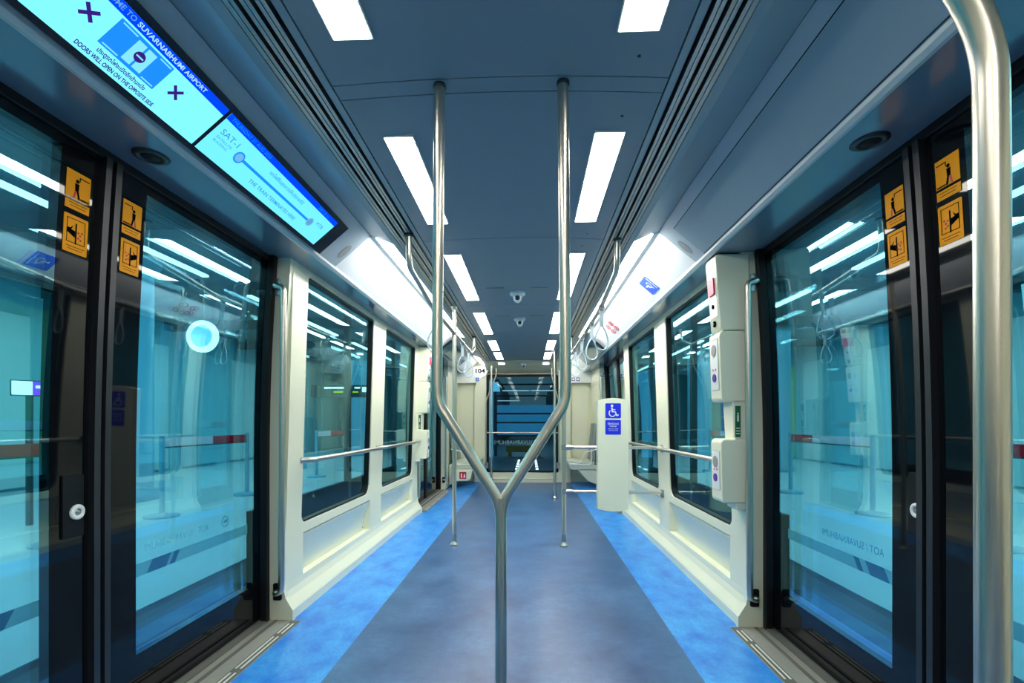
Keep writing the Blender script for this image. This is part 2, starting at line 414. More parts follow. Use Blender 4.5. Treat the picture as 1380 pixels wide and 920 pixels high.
    for k, w in enumerate(wins):
        root = bpy.data.objects.new('window_%d' % (k + 1 + (0 if s < 0 else 2)), None); COL.objects.link(root); root.location = (s * 1.27, w[0], w[1]); WLOC[root.name] = tuple(root.location); struct(root)
        hole = holes[k]
        inner = rrect(w[0] + 0.012, w[1] + 0.012, w[2] - 0.012, w[3] - 0.012, (0.04, 0.08, 0.015, 0.015))
        m = MB(); m.slab([hole, inner], f, 0.008, 0.046); m.build('gasket', 'black', root)
        m = MB(); m.grid(f, w[0] + 0.005, w[2] - 0.005, w[1] + 0.005, w[3] - 0.005, 0.0325, 0.038, 14); m.build('glass', 'winglass', root)
    # ---- doors
    for di, (y0, y1) in enumerate((D1, D2)):
        root = bpy.data.objects.new('door_%d' % (di * 2 + (1 if s < 0 else 2)), None); COL.objects.link(root); root.location = (s * 1.34, (y0 + y1) / 2, 0); WLOC[root.name] = tuple(root.location); struct(root)
        yc = (y0 + y1) / 2; fd = WF(s, 1.32)
        m = MB()
        for a, b in ((y0, y0 + 0.036), (y1 - 0.036, y1)): m.grid(WF(s, 1.282), a, b, 0.0, 1.93, 0, 0.038, 12)
        m.slab([rect(y0 + 0.036, 1.895, y1 - 0.036, 1.93)], WF(s, 1.31), 0, 0.09)
        m.build('door_frame', 'black', root, bevel=0.006)
        for li, (a, b) in enumerate(((y0 + 0.02, yc - 0.042), (yc + 0.042, y1 - 0.02))):
            # glazing: clear centre with a black printed border
            ga, gb = (a + 0.015, b - 0.113) if li == 0 else (a + 0.113, b - 0.015)
            m = MB(); N_ = 16
            m.grid(fd, a, ga, 0.02, 1.90, 0, 0.03, N_); m.grid(fd, gb, b, 0.02, 1.90, 0, 0.03, N_)
            m.grid(fd, ga, gb, 0.02, 0.215, 0, 0.03, 3); m.grid(fd, ga, gb, 1.865, 1.90, 0, 0.03, 2)
            leaf = m.build('door_leaf', 'bglass', root)
            m = MB(); m.grid(fd, ga, gb, 0.215, 1.865, 0.0, 0.028, 24); m.build('glass', 'doorglass', leaf)
            if di == 0:
                # two orange warning labels per leaf
                la, lb = (b - 0.095, b - 0.018) if li == 0 else (a + 0.018, a + 0.095)
                for si_, (za, zb) in enumerate(((1.695, 1.81), (1.565, 1.678))):
                    F = WF(s, 1.3185)
                    m = MB()
                    if si_ == 0:
                        m.slab([rect(la, za, lb, za + 0.026)], F, -0.0005, 0.0008, 0); m.slab([rect(la, za + 0.034, lb, zb)], F, -0.0005, 0.0008, 0)
                    else: m.slab([rrect(la, za, lb, zb, 0.003)], F, -0.0005, 0.0008, 0)
                    # pictogram; q mirrors it towards the door edge
                    W_ = lb - la
                    q = (lambda t: la + t * W_) if li == 1 else (lambda t: lb - t * W_)
                    def R(t0, z0, t1, z1, mi=1, d=-0.0012):
                        m.slab([rect(min(q(t0), q(t1)), z0, max(q(t0), q(t1)), z1)], F, d, d + 0.0004, mi)
                    def Pg(pts, mi=1, d=-0.0014): m.slab([[(q(t), z) for t, z in pts]], F, d, d + 0.0004, mi)
                    if si_ == 0:
                        R(0.06, zb - 0.016, 0.46, zb - 0.013); R(0.44, zb - 0.026, 0.48, zb - 0.013)
                        m.slab([circ(q(0.56), zb - 0.028, 0.0055, 12)], F, -0.0014, -0.001, 1)
                        Pg([(0.48, zb - 0.035), (0.66, zb - 0.035), (0.64, zb - 0.058), (0.50, zb - 0.058)])
                        Pg([(0.50, zb - 0.057), (0.58, zb - 0.057), (0.50, zb - 0.080), (0.42, zb - 0.080)])
                        Pg([(0.58, zb - 0.057), (0.65, zb - 0.057), (0.72, zb - 0.080), (0.64, zb - 0.080)], 2)
                        R(0.04, za + 0.036, 0.40, za + 0.040); R(0.1, za + 0.018, 0.85, za + 0.0195); R(0.15, za + 0.009, 0.8, za + 0.0105)
                    else:
                        for t0, z0, t1, z1 in ((0.12, zb - 0.012, 0.88, zb - 0.010), (0.12, za + 0.030, 0.88, za + 0.032), (0.12, za + 0.030, 0.145, zb - 0.01), (0.855, za + 0.030, 0.88, zb - 0.01)): R(t0, z0, t1, z1)
                        R(0.47, za + 0.028, 0.53, zb - 0.022)
                        Pg([(0.54, zb - 0.066), (0.86, zb - 0.054), (0.86, zb - 0.040), (0.74, zb - 0.040), (0.62, zb - 0.030), (0.70, zb - 0.044), (0.54, zb - 0.046)])
                        for tt, zz in ((0.40, zb - 0.048), (0.32, zb - 0.055), (0.40, zb - 0.064), (0.26, zb - 0.046), (0.30, zb - 0.068)):
                            m.slab([circ(q(tt), zz, 0.0035, 6)], F, -0.0014, -0.001, 2)
                        R(0.12, za + 0.018, 0.88, za + 0.0195); R(0.2, za + 0.010, 0.8, za + 0.0115)
                    st = m.build('warning_sticker', ['orange', 'ink', 'red'], leaf)
                    st['label'] = ('orange gap and head warning label on the black door edge', 'orange label warning of hands caught between doors')[si_]
                if li == 0:
                    # release lock on the nearer leaf of the left door, farther leaf edge of the right door
                    pass
        # meeting rubbers
        m = MB()
        for (a, b, x, mt) in ((-0.045, -0.028, 1.322, 0), (-0.030, -0.008, 1.300, 1), (-0.010, 0.010, 1.318, 0), (0.008, 0.030, 1.300, 1), (0.028, 0.045, 1.322, 0)):
            m.grid(WF(s, x), yc + a, yc + b, 0.02, 1.90, 0, 0.03, 12, mt)
        m.build('rubber_seal', ['black', 'gask'], root)
        if di == 0:
            yl = yc - 0.085 if s < 0 else yc + 0.045
            F = WF(s, 1.32)
            m = MB(); m.slab([rrect(yl - 0.034, 0.695, yl + 0.034, 0.89, 0.006)], F, -0.006, 0.002); hp = m.build('lock_housing', 'black', root, bevel=0.003)
            c = (s * (1.32 + bow(0.775) - 0.006), yl + (0.010 if s < 0 else -0.002), 0.772)
            m = MB(); m.lathe(c, (-s, 0, 0), [(0.0235, 0.0), (0.0235, 0.005), (0.021, 0.007), (0.012, 0.007), (0.011, 0.002)], 28); m.build('lock_ring', 'white', hp)
            m = MB(); m.lathe(c, (-s, 0, 0), [(0.011, 0.0), (0.011, 0.003), (0.0, 0.003)], 20); m.lathe(c, (-s, 0, 0), [(0.005, 0.003), (0.005, 0.008), (0.0, 0.008)], 4); m.build('lock_core', 'alu', hp)
        # threshold plate with anti-slip lines
        th = MB()
        th.box(s * 1.115, s * 1.36, y0 + 0.0, y1 - 0.0, -0.04, 0.004, 0)
        th.box(s * 1.118, s * 1.165, y0 + 0.01, y1 - 0.01, 0.0, 0.0065, 1)
        th.box(s * 1.235, s * 1.250, y0 + 0.01, y1 - 0.01, 0.003, 0.009, 1); th.box(s * 1.285, s * 1.36, y0 + 0.01, y1 - 0.01, 0.003, 0.012, 1)
        tb = bpy.data.objects.new('threshold', None)
        o = th.build('trim_4', ['sill', 'tread']); struct(o)
        m = MB(); L0 = y0 + 0.10
        while L0 < y1 - 0.1:
            for xx in (1.128, 1.150): m.box(s * xx, s * (xx + 0.007), L0, min(L0 + 0.30, y1 - 0.05), 0.006, 0.0085)
            L0 += 0.335
        m.build('grip_line', 'line', o)

    # ---- walls of the rear bay (behind the first door) and of the front seat bay
    m = MB()
    m.slab([rect(YB, 0.0, D1[0], 1.925)], WF(s, 1.215), 0, 0.1)
    m.slab([rect(D2[1], 0.0, YE, 1.925)], WF(s, 1.215), 0, 0.1)
    m.prism([(1.215, 0), (1.166, 0), (1.166, 0.05), (1.2, 0.105), (1.215, 0.17)], YB, D1[0], s)
    o = m.build('wall_%s' % side, 'cream', bevel=0.003); struct(o)

# ---- front bulkhead with the end window, rear bulkhead
m = MB()
hole = rrect(-0.655, 0.18, 0.60, 1.89, (0.02, 0.02, 0.05, 0.05))
m.slab([rect(-1.32, 0.0, 1.32, 2.2), hole], FY(YE), 0.0, 0.08)
# moulded surround swelling round the window
for sg, x0 in ((-1, -0.655), (1, 0.60)):
    pr = [(0.0, 0.0), (0.0, 2.0), (-0.16 * 0 + 0.05, 2.0), (0.10, 1.92), (0.17, 1.80), (0.205, 1.66), (0.215, 1.5), (0.215, 0.0)]
    m.slab([[(x0 + sg * p[0], p[1]) for p in pr]], FY(YE), -0.10, 0.0)
struct(m.build('wall_front', 'cream', bevel=0.012))
m = MB(); m.slab([hole, rrect(-0.62, 0.20, 0.565, 1.86, 0.03)], FY(YE), -0.104, 0.05)
w5 = struct(m.build('window_5', 'black'))
m = MB(); m.box(-0.625, 0.57, YE + 0.02, YE + 0.03, 0.19, 1.87); m.build('glass', 'psdglass', w5)
m = MB(); m.slab([rect(-0.66, 0.0, 0.605, 0.175)], FY(YE), -0.10, -0.0); m.slab([rect(-0.66, 0.06, 0.605, 0.075)], FY(YE), -0.112, -0.09)
struct(m.build('trim_5', 'cream2', bevel=0.004))
for sg, a, b in ((-1, -1.13, -0.89), (1, 0.84, 1.13)):
    o = thing('bulkhead_panel', (sg * 1.0, YE, 1.0), 'tall cream recessed panel on the front bulkhead %s of the end window' % ('left' if sg < 0 else 'right'), 'wall panel')
    m = MB(); m.slab([rrect(a, 0.62, b, 1.70, 0.03)], FY(YE), -0.018, 0.0); m.build('panel', 'cream2', o, bevel=0.006)
m = MB(); m.slab([rect(-1.36, 0.0, 1.36, 2.2)], FY(YB), -0.08, 0.0); struct(m.build('wall_rear', 'cream'))

# ---- ceiling lights
lights = []
spans = [(0.50, 1.225), (1.655, 2.38), (2.83, 3.88), (4.34, 5.365), (5.83, 6.58), (6.80, 7.52), (7.89, 8.30)]
words = ['nearest the camera', 'second from the camera', 'third from the camera', 'fourth from the camera', 'fifth from the camera', 'second from the front wall', 'smallest, at the front wall']
back = [(-3.9, -2.4), (-1.95, -1.0), (-0.75, 0.25)]
for s, side in ((-1, 'left'), (1, 'right')):
    for k, (a, b) in enumerate(spans + back):
        zz = arch(0.37) - 0.003 if a < 7.7 else 2.03
        lab = 'white rectangular ceiling light in the %s row, %s' % (side, words[k]) if k < 7 else 'white rectangular ceiling light in the %s row, %s' % (side, ('far behind the camera', 'close behind the camera', 'just above the camera')[k - 7])
        root = thing('ceiling_light', (s * 0.37, (a + b) / 2, zz), lab, 'light', 'two rows of ceiling lights')
        m = MB(); m.slab([rect(s * 0.32, a, s * 0.42, b)], FZ(zz), -0.004, 0.0005); m.build('diffuser', 'light', root)
        m = MB(); lo = rect(min(s * 0.316, s * 0.424), a - 0.004, max(s * 0.316, s * 0.424), b + 0.004); li_ = rect(min(s * 0.32, s * 0.42), a, max(s * 0.32, s * 0.42), b)
        m.slab([lo, li_], FZ(zz), -0.003, 0.006); m.build('frame', 'white', root)

# ---- far darker ceiling grilles and domes
for y, lab in ((3.62, 'nearer'), (4.55, 'farther')):
    for s in (-1, 1):
        m = MB(); m.slab([rect(min(s * 0.10, s * 0.235), y - 0.05, max(s * 0.10, s * 0.235), y + 0.07)], FZ(arch(0.2)), -0.004, 0.001)
        o = m.build('ceiling_grille', 'grey'); tag(o, 'flat grey ceiling grille on the %s side of the %s dome camera' % ('left' if s < 0 else 'right', lab), 'vent', 'grey ceiling grilles')
def dome(y, r, lab, z=None):
    z = z or arch(0)
    root = thing('dome_camera', (0.0, y, z), lab, 'security camera')
    m = MB(); m.lathe((0, y, z + 0.004), (0, 0, -1), [(0.0, 0), (r, 0), (r, 0.018), (r * 0.93, 0.030), (r * 0.72, 0.040), (r * 0.6, 0.042), (0, 0.042)]); m.build('housing', 'dome', root)
    m = MB(); m.lathe((0, y, z - 0.036), (0, 0, -1), [(r * 0.56, 0), (r * 0.54, 0.018), (r * 0.42, 0.036), (r * 0.22, 0.048), (0, 0.052)]); m.build('dome_cover', 'dome', root)
    m = MB(); m.lathe((0, y - r * 0.25, z - 0.040), (0, -0.75, -0.66), [(r * 0.30, 0), (r * 0.30, r * 0.42), (r * 0.2, r * 0.5), (0, r * 0.5)], 18); m.build('lens', 'lens', root)
dome(3.70, 0.062, 'white dome security camera with dark lens on the ceiling, the nearer of two domes')
dome(4.62, 0.058, 'white dome security camera on the ceiling beyond the nearer dome')
dome(7.95, 0.05, 'small dome camera above the front end window', 2.034)

# ---- soffit speakers and screws
for s, side in ((-1, 'left'), (1, 'right')):
    root = thing('ceiling_speaker', (s * 1.143, 1.508, 1.92), 'round dark speaker set in the soffit above the near %s door' % side, 'speaker', 'round soffit speakers')
    m = MB(); m.lathe((s * 1.143, 1.508, 1.921), (0, 0, -1), [(0.0, 0), (0.052, 0), (0.052, 0.004), (0.046, 0.008), (0.031, 0.008), (0.029, 0.003), (0, 0.003)], 36); m.build('rim', 'grey' if 0 else 'gask', root)
    m = MB(); m.lathe((s * 1.143, 1.508, 1.918), (0, 0, -1), [(0.030, 0), (0.030, 0.003), (0, 0.006)], 24); m.build('mesh_cover', 'slot', root)

# ---- poles
def flange(p, name='floor_flange', parent=None, up=1, r=0.036):
    m = MB(); m.lathe(p, (0, 0, up), [(0, 0), (r, 0), (r, 0.008), (r * 0.78, 0.018), (r * 0.58, 0.034), (r * 0.55, 0.05), (0.02, 0.052)], 28)
    return m.build(name, 'steel', parent)
R_ = 0.0165
root = thing('forked_grab_pole', (0.0, 1.42, 0.0), 'Y-shaped brushed steel grab pole in the middle of the aisle, nearest full pole', 'grab pole')
def bez(a, b, c, n=8): return [tuple(Vector(a) * (1 - t / n) ** 2 + Vector(b) * 2 * (t / n) * (1 - t / n) + Vector(c) * (t / n) ** 2) for t in range(n + 1)]
m = MB(); m.tube([(0.006, 1.42, 0.0), (0.006, 1.42, 0.825)], 0.0172, 24); m.build('stem', 'steel', root)
for s in (-1, 1):
    x1 = 0.006 + s * 0.193
    path = fillet([(0.006, 1.42, 0.76), (0.006 + s * 0.006, 1.42, 0.815), (x1 - s * 0.004, 1.42, 1.105), (x1, 1.42, 1.16), (x1 - s * 0.008, 1.42, 2.06)], 0.05, 8)
    m = MB(); m.tube(path, R_, 24); m.build('arm', 'steel', root)
    m = MB(); m.lathe((x1 - s * 0.008, 1.42, arch(0.19) + 0.002), (0, 0, -1), [(0.0, 0), (0.019, 0), (0.019, 0.012), (0.0165, 0.013)], 24); m.build('ceiling_collar', 'gask', root)
flange((0.006, 1.42, 0.0), parent=root)

root = thing('grab_pole', (0.654, 0.60, 0.0), 'large bent steel pole at the right edge of the view, closest to the camera', 'grab pole')
m = MB(); m.tube(fillet([(0.657, 0.60, 0.0), (0.654, 0.60, 1.40), (0.652, 0.60, 1.52), (0.56, 0.60, 1.68), (0.36, 0.60, 2.05)], 0.09, 12), 0.0172, 32); m.build('pole', 'steel', root)
flange((0.657, 0.60, 0.0), parent=root)

def straight_pole(x, y, ztop, lab, r=0.0185, name='grab_pole'):
    root = thing(name, (x, y, 0), lab, 'grab pole', None)
    m = MB(); m.tube([(x, y, 0.08), (x, y, ztop)], r, 20); m.build('pole', 'steel', root)
    m = MB(); m.tube([(x, y, 0.03), (x, y, 0.10)], r * 1.12, 20); m.build('sleeve', 'alu', root)
    flange((x, y, 0.0), parent=root); flange((x, y, ztop), 'ceiling_flange', root, -1, 0.03)
    return root
straight_pole(-0.55, 4.05, 2.045, 'straight steel pole on the left of the aisle holding the overhead handrail')
p760 = straight_pole(0.387, 4.05, arch(0.387), 'straight steel pole on the right of the aisle carrying the wheelchair bay rails')
straight_pole(0.445, 6.60, arch(0.445), 'thin far steel pole right of the end window')
straight_pole(-0.55, 8.05, 2.04, 'thin far steel pole left of the end window')

for s, side, xo in ((-1, 'left', -0.655), (1, 'right', 0.60)):
    root = thing('end_grab_pole', (xo, 8.25, 0), 'slim bent grab pole beside the %s edge of the front end window' % side, 'grab pole', 'bent poles at the end window')
    x1, x2 = s * 0.48, xo - s * 0.0
    m = MB(); m.tube(fillet([(x1, 8.22, 2.0), (x1, 8.22, 1.86), (x2, 8.22, 1.42), (x2, 8.22, 0.32), (x2, 8.30, 0.30)], 0.05, 6), 0.012, 14); m.build('pole', 'steel', root)
    m = MB(); m.box(x2 - 0.03, x2 + 0.03, 8.26, 8.30, 0.25, 0.35); m.build('bracket', 'steel', root, bevel=0.005)
root = thing('window_rail', (0, 8.27, 0.87), 'horizontal steel bar across the front end window', 'handrail')
m = MB(); m.tube([(-0.66, 8.27, 0.87), (0.61, 8.27, 0.87)], 0.012, 14); m.build('bar', 'steel', root)
for xx in (-0.655, 0.605):
    m = MB(); m.box(xx - 0.012, xx + 0.012, 8.25, 8.30, 0.845, 0.895); m.build('bracket', 'steel', root, bevel=0.003)

# ---- overhead handrails with straps
def overhead(s, side, y0, y1, x):
    root = thing('overhead_handrail', (x, y0, 1.83), 'overhead steel handrail under the %s air outlet with hanging straps' % side, 'handrail')
    m = MB(); m.tube(fillet([(x, y0, 2.044), (x, y0 + 0.01, 1.93), (x, y0 + 0.03, 1.88), (x, y0 + 0.62, 1.815), (x, y1 - 0.3, 1.815), (x, y1, 1.90), (x, y1, 2.044)], 0.05, 7), 0.0155, 18); m.build('rail', 'steel', root)
    for yy in (y0, y1):
        m = MB(); m.lathe((x, yy, 2.048), (0, 0, -1), [(0, 0), (0.024, 0), (0.024, 0.010), (0.016, 0.014)], 20); m.build('bracket', 'gask', root)
    m = MB(); m.tube([(x, 4.05, 1.80), (x, 4.05, 1.835)], 0.024, 18); m.build('clamp', 'steel', root)
overhead(-1, 'left', 2.50, 5.50, -0.55)
overhead(1, 'right', 2.60, 5.50, 0.57)
def strap_proto(x, y, lab):
    z = 1.815
    root = thing('hanging_strap', (x, y, z), lab, 'hanging strap', 'straps on the overhead handrails')
    m = MB(); m.tube([(x, y - 0.016, z), (x, y + 0.016, z)], 0.0215, 16); m.build('clamp', 'alu', root)
    m = MB(); m.slab([[(-0.012, -0.13), (0.012, -0.13), (0.016, -0.018), (-0.016, -0.018)]], lambda u, v, d: (x + u, y + d, z + v), -0.006, 0.006); m.build('webbing', 'belt', root, bevel=0.002)
    pts = []
    for i in range(25):
        a = 2 * PI * i / 24; w = 0.042 * (1 - 0.45 * math.cos(a)) * math.sin(a)
        pts.append((x + w, y + 0.35 * w, z - 0.205 + 0.080 * math.cos(a)))
    m = MB(); m.tube(pts, 0.005, 10, cap=False); m.build('grip_loop', 'strap', root)
    return root
wd = ['nearest the camera', 'second from the camera', 'third from the camera', 'fourth from the camera', 'farthest from the camera']
sp = None
for s, side, x in ((1, 'right', 0.57), (-1, 'left', -0.55)):
    for k, y in enumerate((3.17, 3.66, 4.35, 4.95) if s > 0 else (3.20, 4.55, 5.0)):
        lab = 'grey hanging strap on the %s overhead handrail, %s' % (side, (wd[:3] + ['farthest from the camera'])[k] if s > 0 else ('nearest the camera', 'middle of three', 'farthest from the camera')[k])
        if sp is None: sp = strap_proto(x, y, lab); base = (x, y)
        else:
            c = copy_tree(sp, (x - base[0], y - base[1], 0)); c['label'] = lab

# ---- window handrails
for s, side in ((-1, 'left'), (1, 'right')):
    for k, (a, b) in enumerate(((2.66, 3.99), (4.05, 5.40))):
        x = s * 1.150
        root = thing('window_handrail', (x, a, 0.835), 'horizontal steel handrail across the %s window on the %s wall' % (('nearer', 'farther')[k], side), 'handrail', 'handrails across the side windows')
        m = MB(); m.tube(fillet([(s * 1.215, a + 0.0, 0.835), (x, a + 0.03, 0.835), (x, b - 0.03, 0.835), (s * 1.215, b, 0.835)], 0.025, 6), 0.0155, 18); m.build('rail', 'steel', root)
        for yy in (a, b):
            m = MB(); m.lathe((s * 1.216, yy, 0.835), (-s, 0, 0), [(0, 0), (0.028, 0), (0.028, 0.006), (0.018, 0.012), (0, 0.012)], 20); m.build('mount', 'alu', root)

# ---- door grab bars
def grab(s, y, dirn, lab):
    x = s * 1.192; xp = s * 1.240
    root = thing('door_grab_bar', (x, y, 0.95), lab, 'grab bar', 'vertical grab bars beside the doors')
    yb = y + dirn * 0.035
    m = MB(); m.tube(fillet([(xp, y, 1.765), (xp, yb, 1.765), (x, yb, 1.755), (x, yb, 1.66), (x + s * 0.010, yb, 0.24), (x + s * 0.012, yb, 0.165), (xp, yb, 0.155), (xp, y, 0.155)], 0.03, 7), 0.0155, 20); m.build('bar', 'steel', root)
    for zz, mt in ((1.765, 'alu'), (0.155, 'black')):
        m = MB(); m.slab([rrect(xp - 0.022, zz - 0.045, xp + 0.022, zz + 0.045, 0.008)], FY(y), min(0, dirn * 0.008), max(0, dirn * 0.008)); m.build('mount_plate', mt, root)
for s, side in ((-1, 'left'), (1, 'right')):
    grab(s, D1[1], -1, 'vertical steel grab bar on the %s wall post beside the near door' % side)
    grab(s, D2[0], 1, 'vertical steel grab bar on the near edge of the far %s door' % side)
    grab(s, D2[1], -1, 'vertical steel grab bar on the far edge of the far %s door' % side)

# ---- wheelchair sign board and its rails
root = thing('wheelchair_sign_board', (0.78, 3.93, 0.33), 'tall cream board with blue wheelchair signs standing between the rails', 'sign board')
top = [(0.655 + 0.25 * t / 10, 1.232 + 0.018 * math.sin(PI * t / 10)) for t in range(10, -1, -1)]
bot = [(0.655 + 0.25 * t / 10, 0.338 - 0.018 * math.sin(PI * t / 10)) for t in range(11)]
m = MB(); m.slab([bot + top], FY(3.92), 0.0, 0.09); m.build('board', 'cream2', root, bevel=0.014, seg=4)
fb = FY(3.92)
m = MB(); m.slab([rrect(0.715, 1.085, 0.842, 1.207, 0.008)], fb, -0.002, 0.001, 0)
def wheelchair(m, P, cx, cz, k, d, mi):
    def T(u, v): return (cx + u * k, cz + v * k)
    m.slab([[T(*p) for p in circ(0.0 - 0.06, 0.40, 0.085, 14)]], P, d, d + 0.0006, mi)
    m.slab([[T(*p) for p in ((-0.12, 0.28), (-0.02, 0.28), (0.0, 0.16), (0.18, 0.16), (0.18, 0.09), (0.01, 0.09), (0.03, 0.0), (0.20, 0.0), (0.30, -0.24), (0.40, -0.20), (0.42, -0.28), (0.26, -0.34), (0.14, -0.06), (-0.08, -0.06))]], P, d, d + 0.0006, mi)
    ring = [(0.27 * math.cos(a), 0.27 * math.sin(a)) for a in [math.radians(x) for x in range(130, 345, 10)]]
    rin = [(0.20 * math.cos(a), 0.20 * math.sin(a)) for a in [math.radians(x) for x in range(340, 125, -10)]]
    m.slab([[T(u - 0.03, v - 0.12) for u, v in ring + rin]], P, d, d + 0.0006, mi)
wheelchair(m, fb, 0.776, 1.140, 0.115, -0.0032, 1)
m.build('wheelchair_sign', ['blue', 'white'], root)['label'] = 'blue square sign with white wheelchair symbol'
m = MB(); m.slab([rrect(0.715, 0.950, 0.842, 1.070, 0.008)], fb, -0.002, 0.001, 0); sg_ = m.build('notice_sign', 'blue', root); sg_['label'] = 'blue notice with two lines of white writing'
lettering('lettering', 'ที่สำหรับวีลแชร์', (0.735, 3.9175, 1.030), (1, 0, 0), (0, 0, 1), 0.088, 0.022, 'white', sg_, 0.0006, 0.01)
lettering('lettering', 'Wheelchair', (0.748, 3.9175, 1.013), (1, 0, 0), (0, 0, 1), 0.060, 0.013, 'white', sg_, 0.0006, 0.01)
lettering('lettering', 'PRIORITY AREA', (0.738, 3.9175, 0.993), (1, 0, 0), (0, 0, 1), 0.082, 0.008, 'white', sg_)
lettering('lettering', 'FOR WHEELCHAIR', (0.742, 3.9175, 0.980), (1, 0, 0), (0, 0, 1), 0.074, 0.008, 'white', sg_)
for z, nm in ((0.838, 'upper'), (0.462, 'lower')):
    root = thing('bay_rail', (0.8, 4.03, z), '%s horizontal steel rail running behind the wheelchair sign board' % nm, 'handrail', 'wheelchair bay rails')
    m = MB(); m.tube([(0.39, 4.05, z), (1.21, 4.03, z)], 0.0135, 18); m.build('rail', 'steel', root)
    m = MB(); m.tube([(0.387, 4.05, z - 0.024), (0.387, 4.05, z + 0.024)], 0.024, 20); m.tube([(0.40, 4.05, z), (0.43, 4.05, z), (0.47, 4.049, z)], [0.022, 0.021, 0.0145], 18); m.build('pole_clamp', 'alu', root)
    m = MB(); m.box(1.198, 1.216, 4.005, 4.055, z - 0.04, z + 0.025); m.build('wall_mount', 'alu', root, bevel=0.004)

# ---- help point columns
def callbox(s, yf, yb, lab, flip=False):
    """narrow white housings; the instrument face looks into the aisle"""
    root = thing('help_point', (s * 1.16, (yf + yb) / 2, 1.3), lab, 'help point', 'wall help points beside the doors')
    def house(name, z0, z1, x0, x1):
        pr = [(x0 + 0.012, z0), (1.214, z0 + 0.0), (1.214, z1), (x1 + 0.012, z1), (x1, z1 - 0.015), (x0, z0 + 0.015)]
        m = MB(); m.slab([pr], lambda u, v, d: (s * u, d, v), yf, yb); return m.build(name, 'cream2', root, bevel=0.012, seg=4)
    def face(x0, x1, z0, z1): 
        return lambda u, v, d: (s * (x0 + (x1 - x0) * (v - z0) / (z1 - z0) - d - 0.0005), u, v)
    h1 = house('upper_housing', 1.52, 1.912, 1.070, 1.040)
    h2 = house('intercom_housing', 1.155, 1.518, 1.072, 1.060)
    h3 = house('lower_housing', 0.635, 0.965, 1.075, 1.070)
    m = MB(); m.slab([[(1.150, 0.60), (1.212, 0.60), (1.212, 1.50), (1.125, 1.50), (1.128, 1.165), (1.140, 0.95)]], lambda u, v, d: (s * u, d, v), yf + 0.006, yb - 0.01); m.build('spine', 'cream2', root, bevel=0.01, seg=3)
    yA, yB_ = yf + 0.022, yb - 0.022; yc = (yA + yB_) / 2
    F = face(1.070, 1.040, 1.52, 1.912)
    m = MB(); m.slab([rrect(yA, 1.60, yB_, 1.90, 0.006)], F, 0, 0.0015, 0)
    m.slab([rect(yA + 0.012, 1.845, yB_ - 0.012, 1.885)], F, 0.0015, 0.003, 1)
    m.slab([rrect(yA + 0.010, 1.715, yB_ - 0.010, 1.80, 0.004)], F, 0.0015, 0.010, 2)
    m.slab([circ(yc, 1.655, 0.011, 14)], F, 0.0015, 0.006, 3); m.slab([circ(yc, 1.565, 0.016, 16)], F, 0.0, 0.006, 3)
    m.slab([circ(yc, 1.565, 0.007, 10)], F, 0.006, 0.010, 4)
    m.build('alarm_panel', ['white', 'copper', 'magenta', 'ink', 'alu'], h1)['label'] = 'white alarm panel with red plate and small dials'
    for nm, hh, (za, zb), F in (('intercom_panel', h2, (1.22, 1.48), face(1.072, 1.060, 1.155, 1.518)), ('socket_panel', h3, (0.70, 0.90), face(1.075, 1.070, 0.635, 0.965))):
        m = MB(); m.slab([rrect(yA - 0.002, za - 0.002, yB_ + 0.002, zb + 0.002, 0.006)], F, 0, 0.0012, 3); m.slab([rrect(yA, za, yB_, zb, 0.006)], F, 0.0012, 0.0026, 0)
        m.slab([circ(yc, zb - 0.055, 0.030, 22)], F, 0.0026, 0.006, 4); m.slab([circ(yc, za + 0.062, 0.021, 18)], F, 0.0026, 0.008, 5)
        for q in (-1, 1): m.slab([circ(yc + q * 0.018, za + 0.105, 0.006, 8)], F, 0.0026, 0.004, 2)
        m.build(nm, ['white', 'copper', 'magenta', 'grey', 'mesh', 'violet'], hh)
    # green exit release label on the frontal side of the spine
    m = MB(); yy = yf + 0.006
    m.slab([rect(min(s * 1.143, s * 1.170), 0.975, max(s * 1.143, s * 1.170), 1.135)], FY(yy), -0.002, 0.001, 0)
    m.slab([circ(s * 1.1565, 1.095, 0.005, 10)], FY(yy), -0.003, -0.002, 1); m.slab([rect(min(s * 1.152, s * 1.161), 1.055, max(s * 1.152, s * 1.161), 1.088)], FY(yy), -0.003, -0.002, 1)
    for k in range(3): m.slab([rect(min(s * 1.147, s * 1.166), 0.990 + k * 0.014, max(s * 1.147, s * 1.166), 0.995 + k * 0.014)], FY(yy), -0.003, -0.002, 1)
    m.build('release_label', ['green', 'white'], root)['label'] = 'green emergency release label'
callbox(1, 2.462, 2.60, 'cream help point column with red alarm plate beside the near right door')
callbox(-1, 5.37, 5.508, 'slim cream help point column between the left windows and the far left door')

# ---- door-bay cove: display on the left, access hatch on the right
e = (0.765, 0.644); nd = Vector((e[1], 0, -e[0]))
def DP(u, v, d):          # display face plane, left side; d>0 towards the cabin
    return (-0.995 + v * e[0] + nd.x * d, u, 1.92 + v * e[1] + nd.z * d)
root = thing('passenger_display', (-0.93, 1.6, 1.98), 'long black double screen showing blue airport train notices above the left door', 'display screen')
m = MB(); m.slab([rrect(0.82, 0.002, 2.42, 0.203, 0.003)], DP, -0.030, 0.0); m.build('bezel', 'bezel', root, bevel=0.002)
def R3(mb, u0, v0, u1, v1, d, mi): mb.slab([rect(u0, v0, u1, v1)], DP, d, d + 0.0003, mi)
